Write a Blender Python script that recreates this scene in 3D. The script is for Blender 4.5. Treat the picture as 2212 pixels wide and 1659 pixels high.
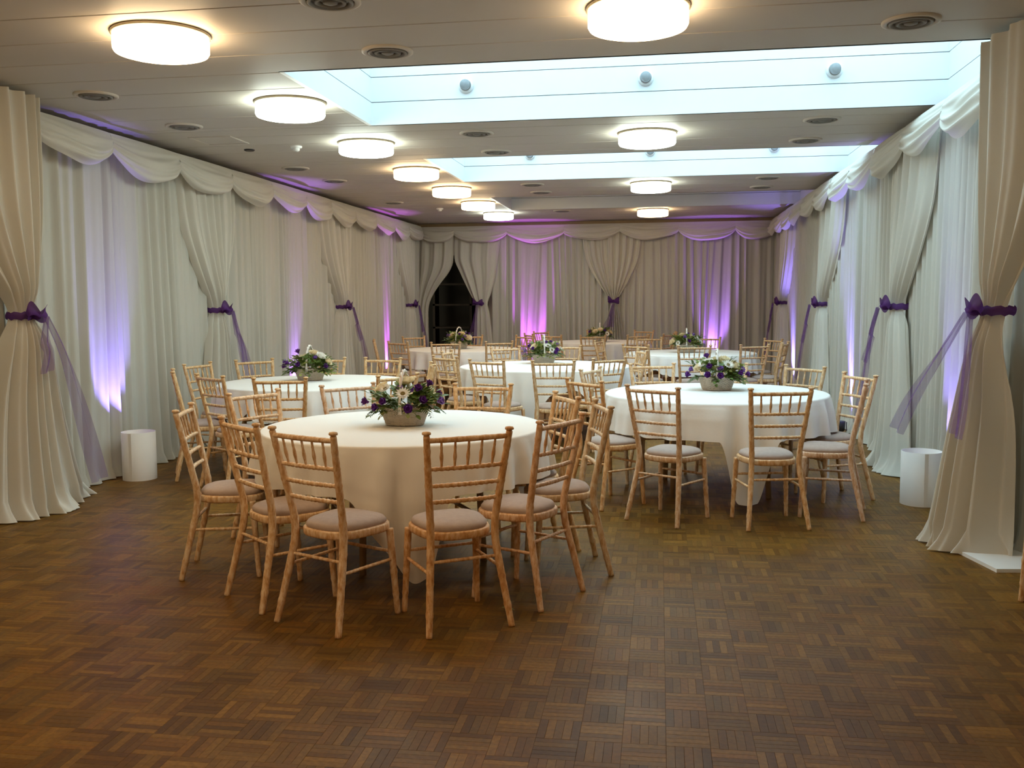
import bpy, math, random
import numpy as np
from mathutils import Vector, Matrix
for o in list(bpy.data.objects): bpy.data.objects.remove(o)
S = bpy.context.scene
COL = S.collection
PI = math.pi
rnd = random.Random(7)

# ------------------------------------------------------------------ camera, world, exposure
F_PX, YAW, PITCH, ROLL, CAM_H = 2066.33, 0.1530, 0.0881, -0.0080, 1.4757
fw = Vector((-math.sin(YAW)*math.cos(PITCH), math.cos(YAW)*math.cos(PITCH), -math.sin(PITCH)))
r0 = Vector((math.cos(YAW), math.sin(YAW), 0)); u0 = r0.cross(fw)
rr = r0*math.cos(ROLL)+u0*math.sin(ROLL); uu = -r0*math.sin(ROLL)+u0*math.cos(ROLL)
cam = bpy.data.cameras.new('camera'); camo = bpy.data.objects.new('camera', cam); COL.objects.link(camo)
cam.sensor_fit = 'HORIZONTAL'; cam.sensor_width = 36; cam.lens = F_PX/2212*36; cam.clip_start = .05; cam.clip_end = 200
m3 = Matrix((rr, uu, -fw)).transposed()
camo.matrix_world = Matrix.Translation((0, 0, CAM_H)) @ m3.to_4x4()
S.camera = camo
w = bpy.data.worlds.new('world'); S.world = w; w.use_nodes = True
bg = w.node_tree.nodes['Background']
bg.inputs[0].default_value = (.60, .86, 1.0, 1); bg.inputs[1].default_value = 5.0
S.view_settings.view_transform = 'Standard'; S.view_settings.look = 'None'
S.view_settings.exposure = -0.04; S.view_settings.gamma = 1.0; S.view_settings.use_curve_mapping = False
LAMP_L = 19.0       # radiance of a ceiling lamp diffuser
SPOT_W = 270.0       # uplighter watts

# ------------------------------------------------------------------ room constants
H = 2.93
WXL, WXR, WYB, WYF = -4.90, 2.45, 18.45, -3.0      # wall planes
XL, XR, YB = -4.62, 2.15, 18.10                    # lining drape planes

# ------------------------------------------------------------------ mesh helpers
class MB:
    def __init__(s): s.v=[]; s.f=[]
    def add(s, v, f):
        n=len(s.v); s.v.extend(v); s.f.extend([tuple(i+n for i in q) for q in f]); return s
    def box(s, x0,x1,y0,y1,z0,z1):
        return s.add([(x0,y0,z0),(x1,y0,z0),(x1,y1,z0),(x0,y1,z0),(x0,y0,z1),(x1,y0,z1),(x1,y1,z1),(x0,y1,z1)],
                     [(3,2,1,0),(4,5,6,7),(0,1,5,4),(1,2,6,5),(2,3,7,6),(3,0,4,7)])
    def tube(s, pts, rad, n=8, cap=True, closed=False):
        pts=[Vector(p) for p in pts]; m=len(pts)
        if not hasattr(rad,'__len__'): rad=[rad]*m
        base=len(s.v); up=None
        for i,p in enumerate(pts):
            a=pts[(i-1)%m] if (closed or i>0) else p
            b=pts[(i+1)%m] if (closed or i<m-1) else p
            t=(b-a).normalized()
            if up is None:
                up=Vector((0,0,1)) if abs(t.z)<.9 else Vector((0,1,0))
            x=t.cross(up)
            if x.length<1e-6: x=t.cross(Vector((1,0,0)))
            x.normalize(); up2=x.cross(t).normalized(); up=up2
            for k in range(n):
                an=2*PI*k/n; q=p+(x*math.cos(an)+up2*math.sin(an))*rad[i]; s.v.append((q.x,q.y,q.z))
        rings=m if closed else m-1
        for i in range(rings):
            j=(i+1)%m
            for k in range(n):
                k2=(k+1)%n
                s.f.append((base+i*n+k,base+i*n+k2,base+j*n+k2,base+j*n+k))
        if cap and not closed:
            s.f.append(tuple(base+k for k in range(n))[::-1]); s.f.append(tuple(base+(m-1)*n+k for k in range(n)))
        return s
    def lathe(s, prof, n=20, sx=1, sy=1, o=(0,0,0)):
        b=len(s.v); m=len(prof)
        for r,z in prof:
            for k in range(n):
                a=2*PI*k/n; s.v.append((o[0]+r*sx*math.cos(a),o[1]+r*sy*math.sin(a),o[2]+z))
        for i in range(m-1):
            for k in range(n):
                k2=(k+1)%n; s.f.append((b+i*n+k,b+i*n+k2,b+(i+1)*n+k2,b+(i+1)*n+k))
        return s
    def grid(s, P):      # P[i][j]
        b=len(s.v); nu=len(P); nv=len(P[0])
        for row in P: s.v.extend(row)
        for i in range(nu-1):
            for j in range(nv-1):
                s.f.append((b+i*nv+j,b+i*nv+j+1,b+(i+1)*nv+j+1,b+(i+1)*nv+j))
        return s
    def mesh(s, name, mat, smooth=True):
        me=bpy.data.meshes.new(name); me.from_pydata([tuple(v) for v in s.v],[],s.f); me.update()
        if smooth: me.polygons.foreach_set('use_smooth',[True]*len(me.polygons))
        if mat: me.materials.append(mat)
        return me
def link(name, me, parent=None, loc=None):
    o=bpy.data.objects.new(name, me); COL.objects.link(o)
    if parent is not None: o.parent=parent
    if loc is not None: o.location=loc
    return o
def obj(name, mb, mat, parent=None, smooth=True, loc=None):
    return link(name, mb.mesh(name, mat, smooth), parent, loc)
def tag(o, label=None, cat=None, group=None, kind=None):
    if label: o['label']=label
    if cat: o['category']=cat
    if group: o['group']=group
    if kind: o['kind']=kind
    return o
def empty(name, loc=(0,0,0), rz=0):
    o=bpy.data.objects.new(name, None); COL.objects.link(o); o.location=loc; o.rotation_euler=(0,0,rz); o.empty_display_size=.1
    return o
def smooth_sharp(o, ang=35):
    me=o.data
    try: me.set_sharp_from_angle(angle=math.radians(ang))
    except Exception: pass
    return o

# ------------------------------------------------------------------ materials
def new_mat(name):
    m=bpy.data.materials.new(name); m.use_nodes=True
    nt=m.node_tree; return m, nt, nt.nodes['Principled BSDF']
def plain(name, col, rough=.6, noise=0, scale=8, metal=0, spec=.5, bump=0, bscale=200):
    m,nt,b=new_mat(name); b.inputs['Base Color'].default_value=(*col,1); b.inputs['Roughness'].default_value=rough
    b.inputs['Metallic'].default_value=metal; b.inputs['Specular IOR Level'].default_value=spec
    tc=nt.nodes.new('ShaderNodeTexCoord')
    if noise:
        n=nt.nodes.new('ShaderNodeTexNoise'); n.inputs['Scale'].default_value=scale; n.inputs['Detail'].default_value=5
        nt.links.new(tc.outputs['Object'],n.inputs['Vector'])
        r=nt.nodes.new('ShaderNodeMixRGB'); r.inputs[1].default_value=(*[c*(1-noise) for c in col],1); r.inputs[2].default_value=(*[min(1,c*(1+noise)) for c in col],1)
        nt.links.new(n.outputs['Fac'],r.inputs[0]); nt.links.new(r.outputs[0],b.inputs['Base Color'])
    if bump:
        n=nt.nodes.new('ShaderNodeTexNoise'); n.inputs['Scale'].default_value=bscale; nt.links.new(tc.outputs['Object'],n.inputs['Vector'])
        bp=nt.nodes.new('ShaderNodeBump'); bp.inputs['Strength'].default_value=bump; bp.inputs['Distance'].default_value=.002
        nt.links.new(n.outputs['Fac'],bp.inputs['Height']); nt.links.new(bp.outputs[0],b.inputs['Normal'])
    return m
def emit(name, col, strength):
    m,nt,b=new_mat(name); nt.nodes.remove(b)
    e=nt.nodes.new('ShaderNodeEmission'); e.inputs[0].default_value=(*col,1); e.inputs[1].default_value=strength
    nt.links.new(e.outputs[0],nt.nodes['Material Output'].inputs[0]); return m
def cloth(name, col, transl=.2, bump=.15):
    m=plain(name,col,.85,noise=.03,scale=3,spec=.15,bump=bump,bscale=60); nt=m.node_tree; b=nt.nodes['Principled BSDF']
    t=nt.nodes.new('ShaderNodeBsdfTranslucent'); t.inputs[0].default_value=(*col,1)
    mx=nt.nodes.new('ShaderNodeMixShader'); mx.inputs[0].default_value=transl
    nt.links.new(b.outputs[0],mx.inputs[1]); nt.links.new(t.outputs[0],mx.inputs[2]); nt.links.new(mx.outputs[0],nt.nodes['Material Output'].inputs[0])
    return m
def sheer(name, col, alpha):
    m=cloth(name,col,.4,.1); nt=m.node_tree; out=nt.nodes['Material Output']; src=out.inputs[0].links[0].from_socket
    t=nt.nodes.new('ShaderNodeBsdfTransparent'); mx=nt.nodes.new('ShaderNodeMixShader'); mx.inputs[0].default_value=alpha
    nt.links.new(t.outputs[0],mx.inputs[1]); nt.links.new(src,mx.inputs[2]); nt.links.new(mx.outputs[0],out.inputs[0]); return m
def wood_parquet(name, attr):
    m,nt,b=new_mat(name); L=nt.links.new
    if attr: c=nt.nodes.new('ShaderNodeAttribute'); c.attribute_name='Col'; cs=c.outputs['Color']
    else: c=nt.nodes.new('ShaderNodeObjectInfo'); cs=c.outputs['Color']
    geo=nt.nodes.new('ShaderNodeNewGeometry')
    n=nt.nodes.new('ShaderNodeTexNoise'); n.inputs['Scale'].default_value=55; n.inputs['Detail'].default_value=4; L(geo.outputs['Position'],n.inputs['Vector'])
    cr=nt.nodes.new('ShaderNodeValToRGB'); cr.color_ramp.elements[0].position=.3; cr.color_ramp.elements[1].position=.75
    cr.color_ramp.elements[0].color=(.75,.72,.68,1); cr.color_ramp.elements[1].color=(1.15,1.12,1.08,1); L(n.outputs['Fac'],cr.inputs[0])
    mx=nt.nodes.new('ShaderNodeMixRGB'); mx.blend_type='MULTIPLY'; mx.inputs[0].default_value=1; L(cs,mx.inputs[1]); L(cr.outputs[0],mx.inputs[2]); L(mx.outputs[0],b.inputs['Base Color'])
    n2=nt.nodes.new('ShaderNodeTexNoise'); n2.inputs['Scale'].default_value=2.5; n2.inputs['Detail'].default_value=4; L(geo.outputs['Position'],n2.inputs['Vector'])
    mr=nt.nodes.new('ShaderNodeMapRange'); mr.inputs['To Min'].default_value=.34; mr.inputs['To Max'].default_value=.55; L(n2.outputs['Fac'],mr.inputs['Value']); L(mr.outputs[0],b.inputs['Roughness'])
    b.inputs['Specular IOR Level'].default_value=.16
    return m
def limewash(name):
    m,nt,b=new_mat(name); L=nt.links.new
    tc=nt.nodes.new('ShaderNodeTexCoord'); oi=nt.nodes.new('ShaderNodeObjectInfo')
    ad=nt.nodes.new('ShaderNodeVectorMath'); ad.operation='ADD'; L(tc.outputs['Object'],ad.inputs[0]); L(oi.outputs['Random'],ad.inputs[1])
    mp=nt.nodes.new('ShaderNodeMapping'); mp.inputs['Scale'].default_value=(60,60,22); L(ad.outputs[0],mp.inputs['Vector'])
    n=nt.nodes.new('ShaderNodeTexNoise'); n.inputs['Scale'].default_value=1; n.inputs['Detail'].default_value=6; n.inputs['Roughness'].default_value=.65; L(mp.outputs[0],n.inputs['Vector'])
    cr=nt.nodes.new('ShaderNodeValToRGB'); e=cr.color_ramp.elements
    e[0].position=.30; e[0].color=(.50,.25,.10,1); e[1].position=.62; e[1].color=(.86,.71,.54,1)
    k=cr.color_ramp.elements.new(.48); k.color=(.72,.49,.28,1); L(n.outputs['Fac'],cr.inputs[0])
    mx=nt.nodes.new('ShaderNodeMixRGB'); mx.blend_type='MULTIPLY'; mx.inputs[0].default_value=1; L(cr.outputs[0],mx.inputs[1]); L(oi.outputs['Color'],mx.inputs[2]); L(mx.outputs[0],b.inputs['Base Color'])
    b.inputs['Roughness'].default_value=.5
    return m
M={}
M['ceil']=plain('ceiling_board_paint',(.60,.555,.49),.55,noise=.04,scale=2)
M['ceilslab']=plain('ceiling_void',(.12,.10,.08),.9)
M['wall']=plain('wall_paint',(.55,.50,.42),.8,noise=.05)
M['white']=plain('white_board_paint',(.86,.88,.88),.45,noise=.02)
M['cornice']=plain('stained_cornice',(.36,.24,.12),.5,noise=.2,scale=6)
M['lining']=cloth('white_lining_fabric',(.60,.585,.52),.12)
M['voile']=cloth('white_voile_fabric',(.74,.715,.64),.22)
M['table_cloth']=cloth('white_table_linen',(.90,.87,.83),.06,.25)
M['organza']=sheer('purple_organza',(.24,.12,.38),.44)
M['organza_knot']=sheer('purple_organza_gathered',(.14,.05,.24),.93)
M['dark']=plain('dark_metal',(.03,.03,.035),.45,metal=.3)
M['grey']=plain('grey_metal',(.30,.30,.30),.5,metal=.2)
M['ventgrey']=plain('vent_grey',(.22,.21,.19),.6)
M['ring']=plain('lamp_rim',(.42,.36,.26),.4,metal=.4)
M['warm']=emit('warm_diffuser',(1,.71,.40),LAMP_L)
M['cool']=emit('cool_diffuser',(.90,1,.86),LAMP_L)
M['tube']=plain('white_card_tube',(.78,.74,.69),.7,noise=.03)
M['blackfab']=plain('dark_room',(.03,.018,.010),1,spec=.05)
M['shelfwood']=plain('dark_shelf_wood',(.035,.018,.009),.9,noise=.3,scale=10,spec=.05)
M['card']=plain('cardboard',(.42,.24,.12),.8,noise=.1)
M['glass']=None
g,nt,b=new_mat('clear_glazing'); b.inputs['Base Color'].default_value=(.95,1,1,1); b.inputs['Roughness'].default_value=.02; b.inputs['Transmission Weight'].default_value=1; b.inputs['IOR'].default_value=1.02; M['glass']=g
g,nt,b=new_mat('lamp_globe_glass'); b.inputs['Base Color'].default_value=(.55,.58,.60,1); b.inputs['Roughness'].default_value=.12; b.inputs['Transmission Weight'].default_value=.55; b.inputs['IOR'].default_value=1.3; M['globe']=g
M['blind']=cloth('pale_blind',(.55,.57,.56),.10)
M['par_a']=wood_parquet('parquet_oak',False); M['par_b']=wood_parquet('parquet_oak_field',True)
M['lime']=limewash('limewashed_beech')
M['seat']=plain('mauve_seat_fabric',(.47,.37,.32),.9,noise=.12,scale=40,spec=.1,bump=.4,bscale=350)
M['tableply']=plain('plywood',(.38,.24,.12),.6,noise=.15)
M['wicker']=plain('whitewashed_wicker',(.62,.53,.43),.7,noise=.28,scale=60)
M['handle']=plain('white_wicker_handle',(.78,.72,.66),.6,noise=.12,scale=60)
M['leaf1']=plain('green_leaf',(.115,.175,.035),.45,noise=.35,scale=12)
M['leaf2']=plain('light_green_leaf',(.29,.31,.08),.5,noise=.3,scale=12)
M['fern']=plain('fern_green',(.06,.12,.03),.5,noise=.25,scale=15)
M['bronze']=plain('bronze_leaf',(.24,.12,.035),.5,noise=.25,scale=15)
M['cream']=cloth('cream_petal',(.92,.80,.56),.4,.0)
M['wpet']=cloth('white_petal',(.93,.89,.82),.3,.0)
M['eye']=plain('gerbera_eye',(.16,.12,.03),.7)
M['purp']=plain('purple_petal',(.14,.03,.27),.5,noise=.3,scale=25)
M['lilac']=plain('lilac_petal',(.28,.15,.50),.5,noise=.2,scale=25)
M['stem']=plain('flower_stem',(.06,.10,.02),.5)

# ------------------------------------------------------------------ floor of mosaic parquet
floor=obj('floor',MB().box(WXL,WXR,WYF,WYB,-.16,-.006),plain('parquet_bed',(.05,.028,.012),.7),smooth=False); tag(floor,kind='structure')
SQ=.145; NF=5; FWD=SQ/NF
cols=np.array([(.165,.080,.010),(.184,.092,.012),(.146,.068,.008),(.204,.104,.015),(.122,.055,.006),(.174,.079,.009),(.156,.080,.013)])
rng=np.random.RandomState(3)
fing=[]   # (cx,cy,vertical,color idx mult)
x0=WXL; y0=WYF
for i in range(int((WXR-WXL)/SQ)):
    for j in range(int((WYB-WYF)/SQ)):
        v=(i+j)%2
        base=rng.rand()*.36+.82
        for k in range(NF):
            cx=x0+i*SQ+((k+.5)*FWD if v else SQ/2); cy=y0+j*SQ+(SQ/2 if v else (k+.5)*FWD)
            c=cols[rng.randint(len(cols))]*base*(.88+.24*rng.rand())
            fing.append((cx,cy,v,c))
def proj(x,y):
    d=Vector((x,y,-CAM_H)); z=d.dot(fw)
    return (1106+F_PX*d.dot(rr)/z, 829.5-F_PX*d.dot(uu)/z) if z>.3 else None
cand=[]
for i,(cx,cy,v,c) in enumerate(fing):
    p=proj(cx,cy)
    if p and 12<p[0]<2200 and p[1]<1651: cand.append((-p[1],i))
cand.sort(); near=set(i for _,i in cand[:300])
def finger_geo(lx,ly,g=.0002,ch=.0006):
    a=lx/2-g; bq=ly/2-g
    v=[(-a,-bq,-.006),(a,-bq,-.006),(a,bq,-.006),(-a,bq,-.006),(-a,-bq,-ch),(a,-bq,-ch),(a,bq,-ch),(-a,bq,-ch),(-a+ch,-bq+ch,0),(a-ch,-bq+ch,0),(a-ch,bq-ch,0),(-a+ch,bq-ch,0)]
    f=[(8,9,10,11)]+[(4+k,4+(k+1)%4,8+(k+1)%4,8+k) for k in range(4)]+[(k,(k+1)%4,4+(k+1)%4,4+k) for k in range(4)]
    return v,f
gm={}
for v in (0,1):
    a,f=finger_geo(FWD if v else SQ, SQ if v else FWD); gm[v]=MB().add(a,f).mesh('parquet_block',M['par_a'],False)
for i in near:
    cx,cy,v,c=fing[i]; o=link('parquet_block',gm[v],floor,(cx,cy,-rng.rand()*.0004)); o.color=(*c,1)
tv=[];tf=[];tc=[]
for i,(cx,cy,v,c) in enumerate(fing):
    if i in near: continue
    lx,ly=(FWD,SQ) if v else (SQ,FWD); n=len(tv)
    if -2<cy<9.5:
        a,f=finger_geo(lx,ly); a=a[4:]; f=[tuple(q-4 for q in ff) for ff in f[:5]]
        tv.extend([(cx+p[0],cy+p[1],p[2]) for p in a]); tf.extend([tuple(q+n for q in ff) for ff in f]); tc.extend([c]*5)
    else:
        a=lx/2-.0004; bq=ly/2-.0004
        tv.extend([(cx-a,cy-bq,0),(cx+a,cy-bq,0),(cx+a,cy+bq,0),(cx-a,cy+bq,0)]); tf.append((n,n+1,n+2,n+3)); tc.append(c)
me=bpy.data.meshes.new('parquet_field'); me.from_pydata(tv,[],tf); me.materials.append(M['par_b'])
ca=me.attributes.new('Col','FLOAT_COLOR','FACE'); ca.data.foreach_set('color',np.concatenate([np.array(tc),np.ones((len(tc),1))],1).ravel().astype(np.float32))
o=link('parquet_field',me,floor); tag(o,kind='stuff')

# ------------------------------------------------------------------ ceiling, skylights
SKY=[(-2.375,2.16,5.96,7.86),(-2.39,2.16,9.80,11.78),(-2.39,2.16,13.66,15.62)]
slab=MB(); ys=WYF
for (a,b_,c,d) in SKY:
    slab.box(WXL,WXR,ys,c-.03,H+.02,H+.20); slab.box(WXL,a-.03,c-.03,d+.03,H+.02,H+.20); slab.box(b_+.03,WXR,c-.03,d+.03,H+.02,H+.20); ys=d+.03
slab.box(WXL,WXR,ys,WYB,H+.02,H+.20)
ceil=obj('ceiling',slab,M['ceilslab'],smooth=False); tag(ceil,kind='structure')
PITCHB=.445; yb=5.96-20*PITCHB; cuts=[]
edges=sorted(set([WYF,WYB]+[round(yb+k*PITCHB,4) for k in range(60) if WYF<yb+k*PITCHB<WYB]+[e for s in SKY for e in s[2:]]))
for e0,e1 in zip(edges[:-1],edges[1:]):
    if e1-e0<.02: continue
    inside=[s for s in SKY if e0>=s[2]-1e-3 and e1<=s[3]+1e-3]
    spans=[(WXL,WXR)] if not inside else [(WXL,inside[0][0]-.0305),(inside[0][1]+.0305,WXR)]
    for a,b_ in spans:
        g=.004
        m=MB(); c=.004
        m.add([(a,e0+g+c,H),(b_,e0+g+c,H),(b_,e1-g-c,H),(a,e1-g-c,H),(a,e0+g,H+c),(b_,e0+g,H+c),(b_,e1-g,H+c),(a,e1-g,H+c),(a,e0+g,H+.02),(b_,e0+g,H+.02),(b_,e1-g,H+.02),(a,e1-g,H+.02)],
              [(3,2,1,0)]+[(k,(k+1)%4,4+(k+1)%4,4+k) for k in range(4)]+[(4+k,4+(k+1)%4,8+(k+1)%4,8+k) for k in range(4)]+[(8,9,10,11)])
        obj('ceiling_board',m,M['ceil'],ceil,smooth=False)
for n,(a,b_,c,d) in enumerate(SKY):
    sk=empty('skylight_shaft',((a+b_)/2,(c+d)/2,H)); sk.name='window_%d'%(n+1); tag(sk,kind='structure')
    def part(nm,m,mat): return obj(nm,m,mat,sk,False,(-(a+b_)/2,-(c+d)/2,-H))
    zb=H; th=.03
    lev=[H,H+.19,H+.393,H+.596,H+.80]
    for k in range(4):
        z0,z1=lev[k],lev[k+1]-.006
        if k==0: z0=H-.0
        part('shaft_board',MB().box(a-th,b_+th,d,d+th,z0,z1),M['white'])
        part('shaft_board',MB().box(a-th,b_+th,c-th,c,z0,z1),M['white'])
        part('shaft_board',MB().box(a-th,a,c,d,z0,z1),M['white'])
        part('shaft_board',MB().box(b_,b_+th,c,d,z0,z1),M['white'])
    part('shaft_backing',MB().box(a-.07,b_+.07,d+th,d+.07,H+.02,H+.85).box(a-.07,b_+.07,c-.07,c-th,H+.02,H+.85).box(a-.07,a-th,c-.03,d+.03,H+.02,H+.85).box(b_+th,b_+.07,c-.03,d+.03,H+.02,H+.85),M['grey'])
    fr=part('glazing_frame',MB().box(a-.07,b_+.07,c-.07,c+.03,H+.80,H+.86).box(a-.07,b_+.07,d-.03,d+.07,H+.80,H+.86).box(a-.07,a+.03,c+.03,d-.03,H+.80,H+.86).box(b_-.03,b_+.07,c+.03,d-.03,H+.80,H+.86),M['white'])
    for k in (1,2,3):
        xx=a+(b_-a)*k/4; part('glazing_bar',MB().box(xx-.02,xx+.02,c+.03,d-.03,H+.80,H+.86),M['white'])
    for k in range(4):
        xa=a+(b_-a)*k/4+.02; xb=a+(b_-a)*(k+1)/4-.02
        part('pane',MB().box(xa,xb,c+.03,d-.03,H+.835,H+.843),M['glass'])
    if n==2: part('blind',MB().box(a+.005,b_-.005,c+.005,d-.005,H+.30,H+.305),M['blind'])
# round wall lamps inside the shafts
def globe_lamp(x,y,z,label):
    t=empty('bulkhead_lamp',(x,y,z)); tag(t,label,'wall lamp','unlit round lamps on the skylight boards')
    m=MB().lathe([(0.0,0),(.062,0),(.062,.014),(.050,.020),(.046,.022)],24); 
    rot=Matrix.Rotation(PI/2,4,'X')
    for nm,mb,mt in (('base_ring',m,M['white']),('collar',MB().lathe([(.046,.012),(.046,.030),(.040,.032)],24),M['grey']),
                     ('globe',MB().lathe([(.041*math.sin(q),.034-.034*math.cos(q)+.022) for q in [PI*(.18+.82*i/10) for i in range(11)]],24),M['globe'])):
        o=obj(nm,mb,mt,t); o.rotation_euler=(PI/2,0,0)
    return t
for k,xx in enumerate((-1.572,-.117,1.325)):
    globe_lamp(xx,7.858,3.22,'small round unlit lamp on boards of the first skylight, '+('end by the long wall','middle','end by the skylit wall')[k])
    globe_lamp(xx,11.778,3.235,'small round unlit lamp in the second skylight, '+('end by the long wall','middle','end by the skylit wall')[k])

# ------------------------------------------------------------------ walls, cornice
def wall(nm,m): return tag(obj(nm,m,M['wall'],smooth=False),kind='structure')
wall('wall_left',MB().box(WXL-.15,WXL,WYF-.15,WYB+.15,-.16,H+.2))
wall('wall_right',MB().box(WXR,WXR+.15,WYF-.15,WYB+.15,-.16,H+.2))
wall('wall_front',MB().box(WXL,WXR,WYF-.15,WYF,-.16,H+.2))
DX0,DX1,DZ=-4.55,-3.30,2.35
wall('wall_back',MB().box(WXL,DX0,WYB,WYB+.15,-.16,H+.2).box(DX1,WXR,WYB,WYB+.15,-.16,H+.2).box(DX0,DX1,WYB,WYB+.15,DZ,H+.2))
tag(obj('trim_1',MB().box(XL-.16,XL-.06,1.0,YB+.1,2.80,2.872),M['cornice'],smooth=False),kind='structure')
tag(obj('trim_2',MB().box(XR+.06,XR+.16,1.0,YB+.1,2.80,2.872),M['cornice'],smooth=False),kind='structure')
tag(obj('trim_3',MB().box(XL-.06,XR+.06,YB+.06,YB+.16,2.80,2.93),M['cornice'],smooth=False),kind='structure')
# dark room seen through the doorway
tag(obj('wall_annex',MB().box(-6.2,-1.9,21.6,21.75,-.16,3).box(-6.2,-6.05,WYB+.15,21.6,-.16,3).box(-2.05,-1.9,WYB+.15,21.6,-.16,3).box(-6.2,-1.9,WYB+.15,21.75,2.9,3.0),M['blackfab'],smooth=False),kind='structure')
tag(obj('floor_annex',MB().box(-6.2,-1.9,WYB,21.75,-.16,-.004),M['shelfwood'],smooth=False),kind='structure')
sh=empty('shelving_unit',(-4.1,20.9,0)); tag(sh,'dark wooden shelving unit in the unlit room beyond the parted drapes','shelf')
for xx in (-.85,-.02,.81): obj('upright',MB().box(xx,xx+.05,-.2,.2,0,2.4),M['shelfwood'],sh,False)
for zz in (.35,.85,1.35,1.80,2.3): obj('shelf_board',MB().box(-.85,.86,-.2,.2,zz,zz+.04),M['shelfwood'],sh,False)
bx=empty('cardboard_box',(-3.80,20.85,1.8405)); tag(bx,'brown cardboard box on a dark shelf beyond the doorway','box')
obj('carton',MB().box(-.24,.24,-.15,.15,0,.30),M['card'],bx,False); obj('lid_flap',MB().box(-.24,-.003,-.15,.15,.30,.304).box(.003,.24,-.15,.15,.30,.304),M['card'],bx,False)

# ------------------------------------------------------------------ drapery
def keys(K):
    K=sorted(K)
    zs=[k[0] for k in K]; vs=[k[1] for k in K]
    def f(z):
        if z<=zs[0]: return vs[0]
        if z>=zs[-1]: return vs[-1]
        i=0
        while zs[i+1]<z: i+=1
        t=(z-zs[i])/(zs[i+1]-zs[i]); h=zs[i+1]-zs[i]
        m0=((vs[i+1]-vs[i-1])/(zs[i+1]-zs[i-1]) if i>0 else (vs[i+1]-vs[i])/h)*h
        m1=((vs[i+2]-vs[i])/(zs[i+2]-zs[i]) if i+2<len(zs) else (vs[i+1]-vs[i])/h)*h
        return (2*t**3-3*t*t+1)*vs[i]+(t**3-2*t*t+t)*m0+(-2*t**3+3*t*t)*vs[i+1]+(t**3-t*t)*m1
    return f
def place(wallid,s,out,z):
    if wallid=='L': return (XL+out,s,z)
    if wallid=='R': return (XR-out,s,z)
    return (s,YB-out,z)
def lining(wallid,s0,s1,seed,label,ztop=2.86,step=.0125):
    R=np.random.RandomState(seed); n=int((s1-s0)/step); ss=np.linspace(s0,s1,n+1)
    # irregular pleats
    fr=2*PI/.15*(1+.45*np.interp(ss,np.linspace(s0,s1,24),R.randn(24)*.6)).clip(.45,2.0); ph=np.cumsum(fr)*(ss[1]-ss[0])+R.rand()*6
    amp=.028*(1+.5*np.interp(ss,np.linspace(s0,s1,20),R.randn(20))).clip(.35,1.7)
    sl=np.interp(ss,np.linspace(s0,s1,9),R.randn(9))*.10
    zs=[ztop,2.6,2.3,2.0,1.7,1.4,1.1,.85,.6,.4,.22,.10,.04,.008]
    P=[]
    for z in zs:
        row=[]; k=(ztop-z)/ztop
        d=amp*(.55+.75*k)*(np.sin(ph)+.35*np.sin(2.1*ph+1.3*seed+2.2*k))
        foot=max(0,(.12-z)/.12)
        d=d+foot*.04*(1+.6*np.sin(ph*.5+seed))
        x=ss+sl*k*np.sin(PI*(ss-s0)/(s1-s0))
        for a,b_ in zip(x,d): row.append(place(wallid,a,.06+b_,z))
        P.append(row)
    o=obj('wall_drape',MB().grid(P),M['lining']); tag(o,label,'drape','pleated white wall drapes'); return o
def tied(wallid,sc,label,near,far,out,ztop=2.74,ztie=1.39,np_=15,seed=0,amp=.030,group='white drapes tied with purple sashes'):
    """near/far: key lists of half widths towards smaller / larger s; out: key list of stand-off"""
    fn,ff,fo=keys(near),keys(far),keys(out); R=np.random.RandomState(seed+50)
    zs=list(np.linspace(ztop,ztie+.35,14))+list(np.linspace(ztie+.28,ztie-.25,14))+list(np.linspace(ztie-.35,.14,10))+[.07,.03,.010]
    nu=150; P=[]
    phn=R.rand()*6; jit=np.interp(np.linspace(0,1,nu),np.linspace(0,1,8),R.randn(8)*.7)
    for z in zs:
        row=[]; a=fn(z); b_=ff(z); o=fo(z); w_=(a+b_)/2
        pinch=math.exp(-((z-ztie)/.12)**2)
        am=min(amp*(1.0 if z>ztie else 1.25),w_*.22+.006)
        for i in range(nu):
            u=-1+2*i/(nu-1)
            s=sc+(b_*u if u>0 else a*u)
            bul=math.sqrt(max(0,1-u*u*.96))
            pl=math.sin(u*np_*PI/2+phn+jit[i])+.35*math.sin(u*np_*1.15*PI+2*phn)
            foot=max(0,(.13-z)/.13)
            bs=.05+max(0,o-.19)*math.exp(-((z-ztie)/.38)**2)
            d=bs+(o-bs)*bul+am*pl*(1-.5*pinch)+foot*(.05*math.sin(7*u+seed)+.035*math.sin(21*u+2*seed)+.02*math.sin(43*u))
            row.append(place(wallid,s,max(.045+.01*(1-abs(u)),d),z))
        P.append(row)
    t=empty('tied_drape',place(wallid,sc,fo(0.1)*.5,0)); tag(t,label,'drape',group)
    L0=t.location
    def loc(mb): return [(v[0]-L0[0],v[1]-L0[1],v[2]-L0[2]) for v in mb.v]
    def sub(nm,mb,mat,par=t):
        mb.v=loc(mb) if par is t else loc(mb); return obj(nm,mb,mat,par)
    sub('curtain',MB().grid(P),M['voile'])
    return t,fo,sub
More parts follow.
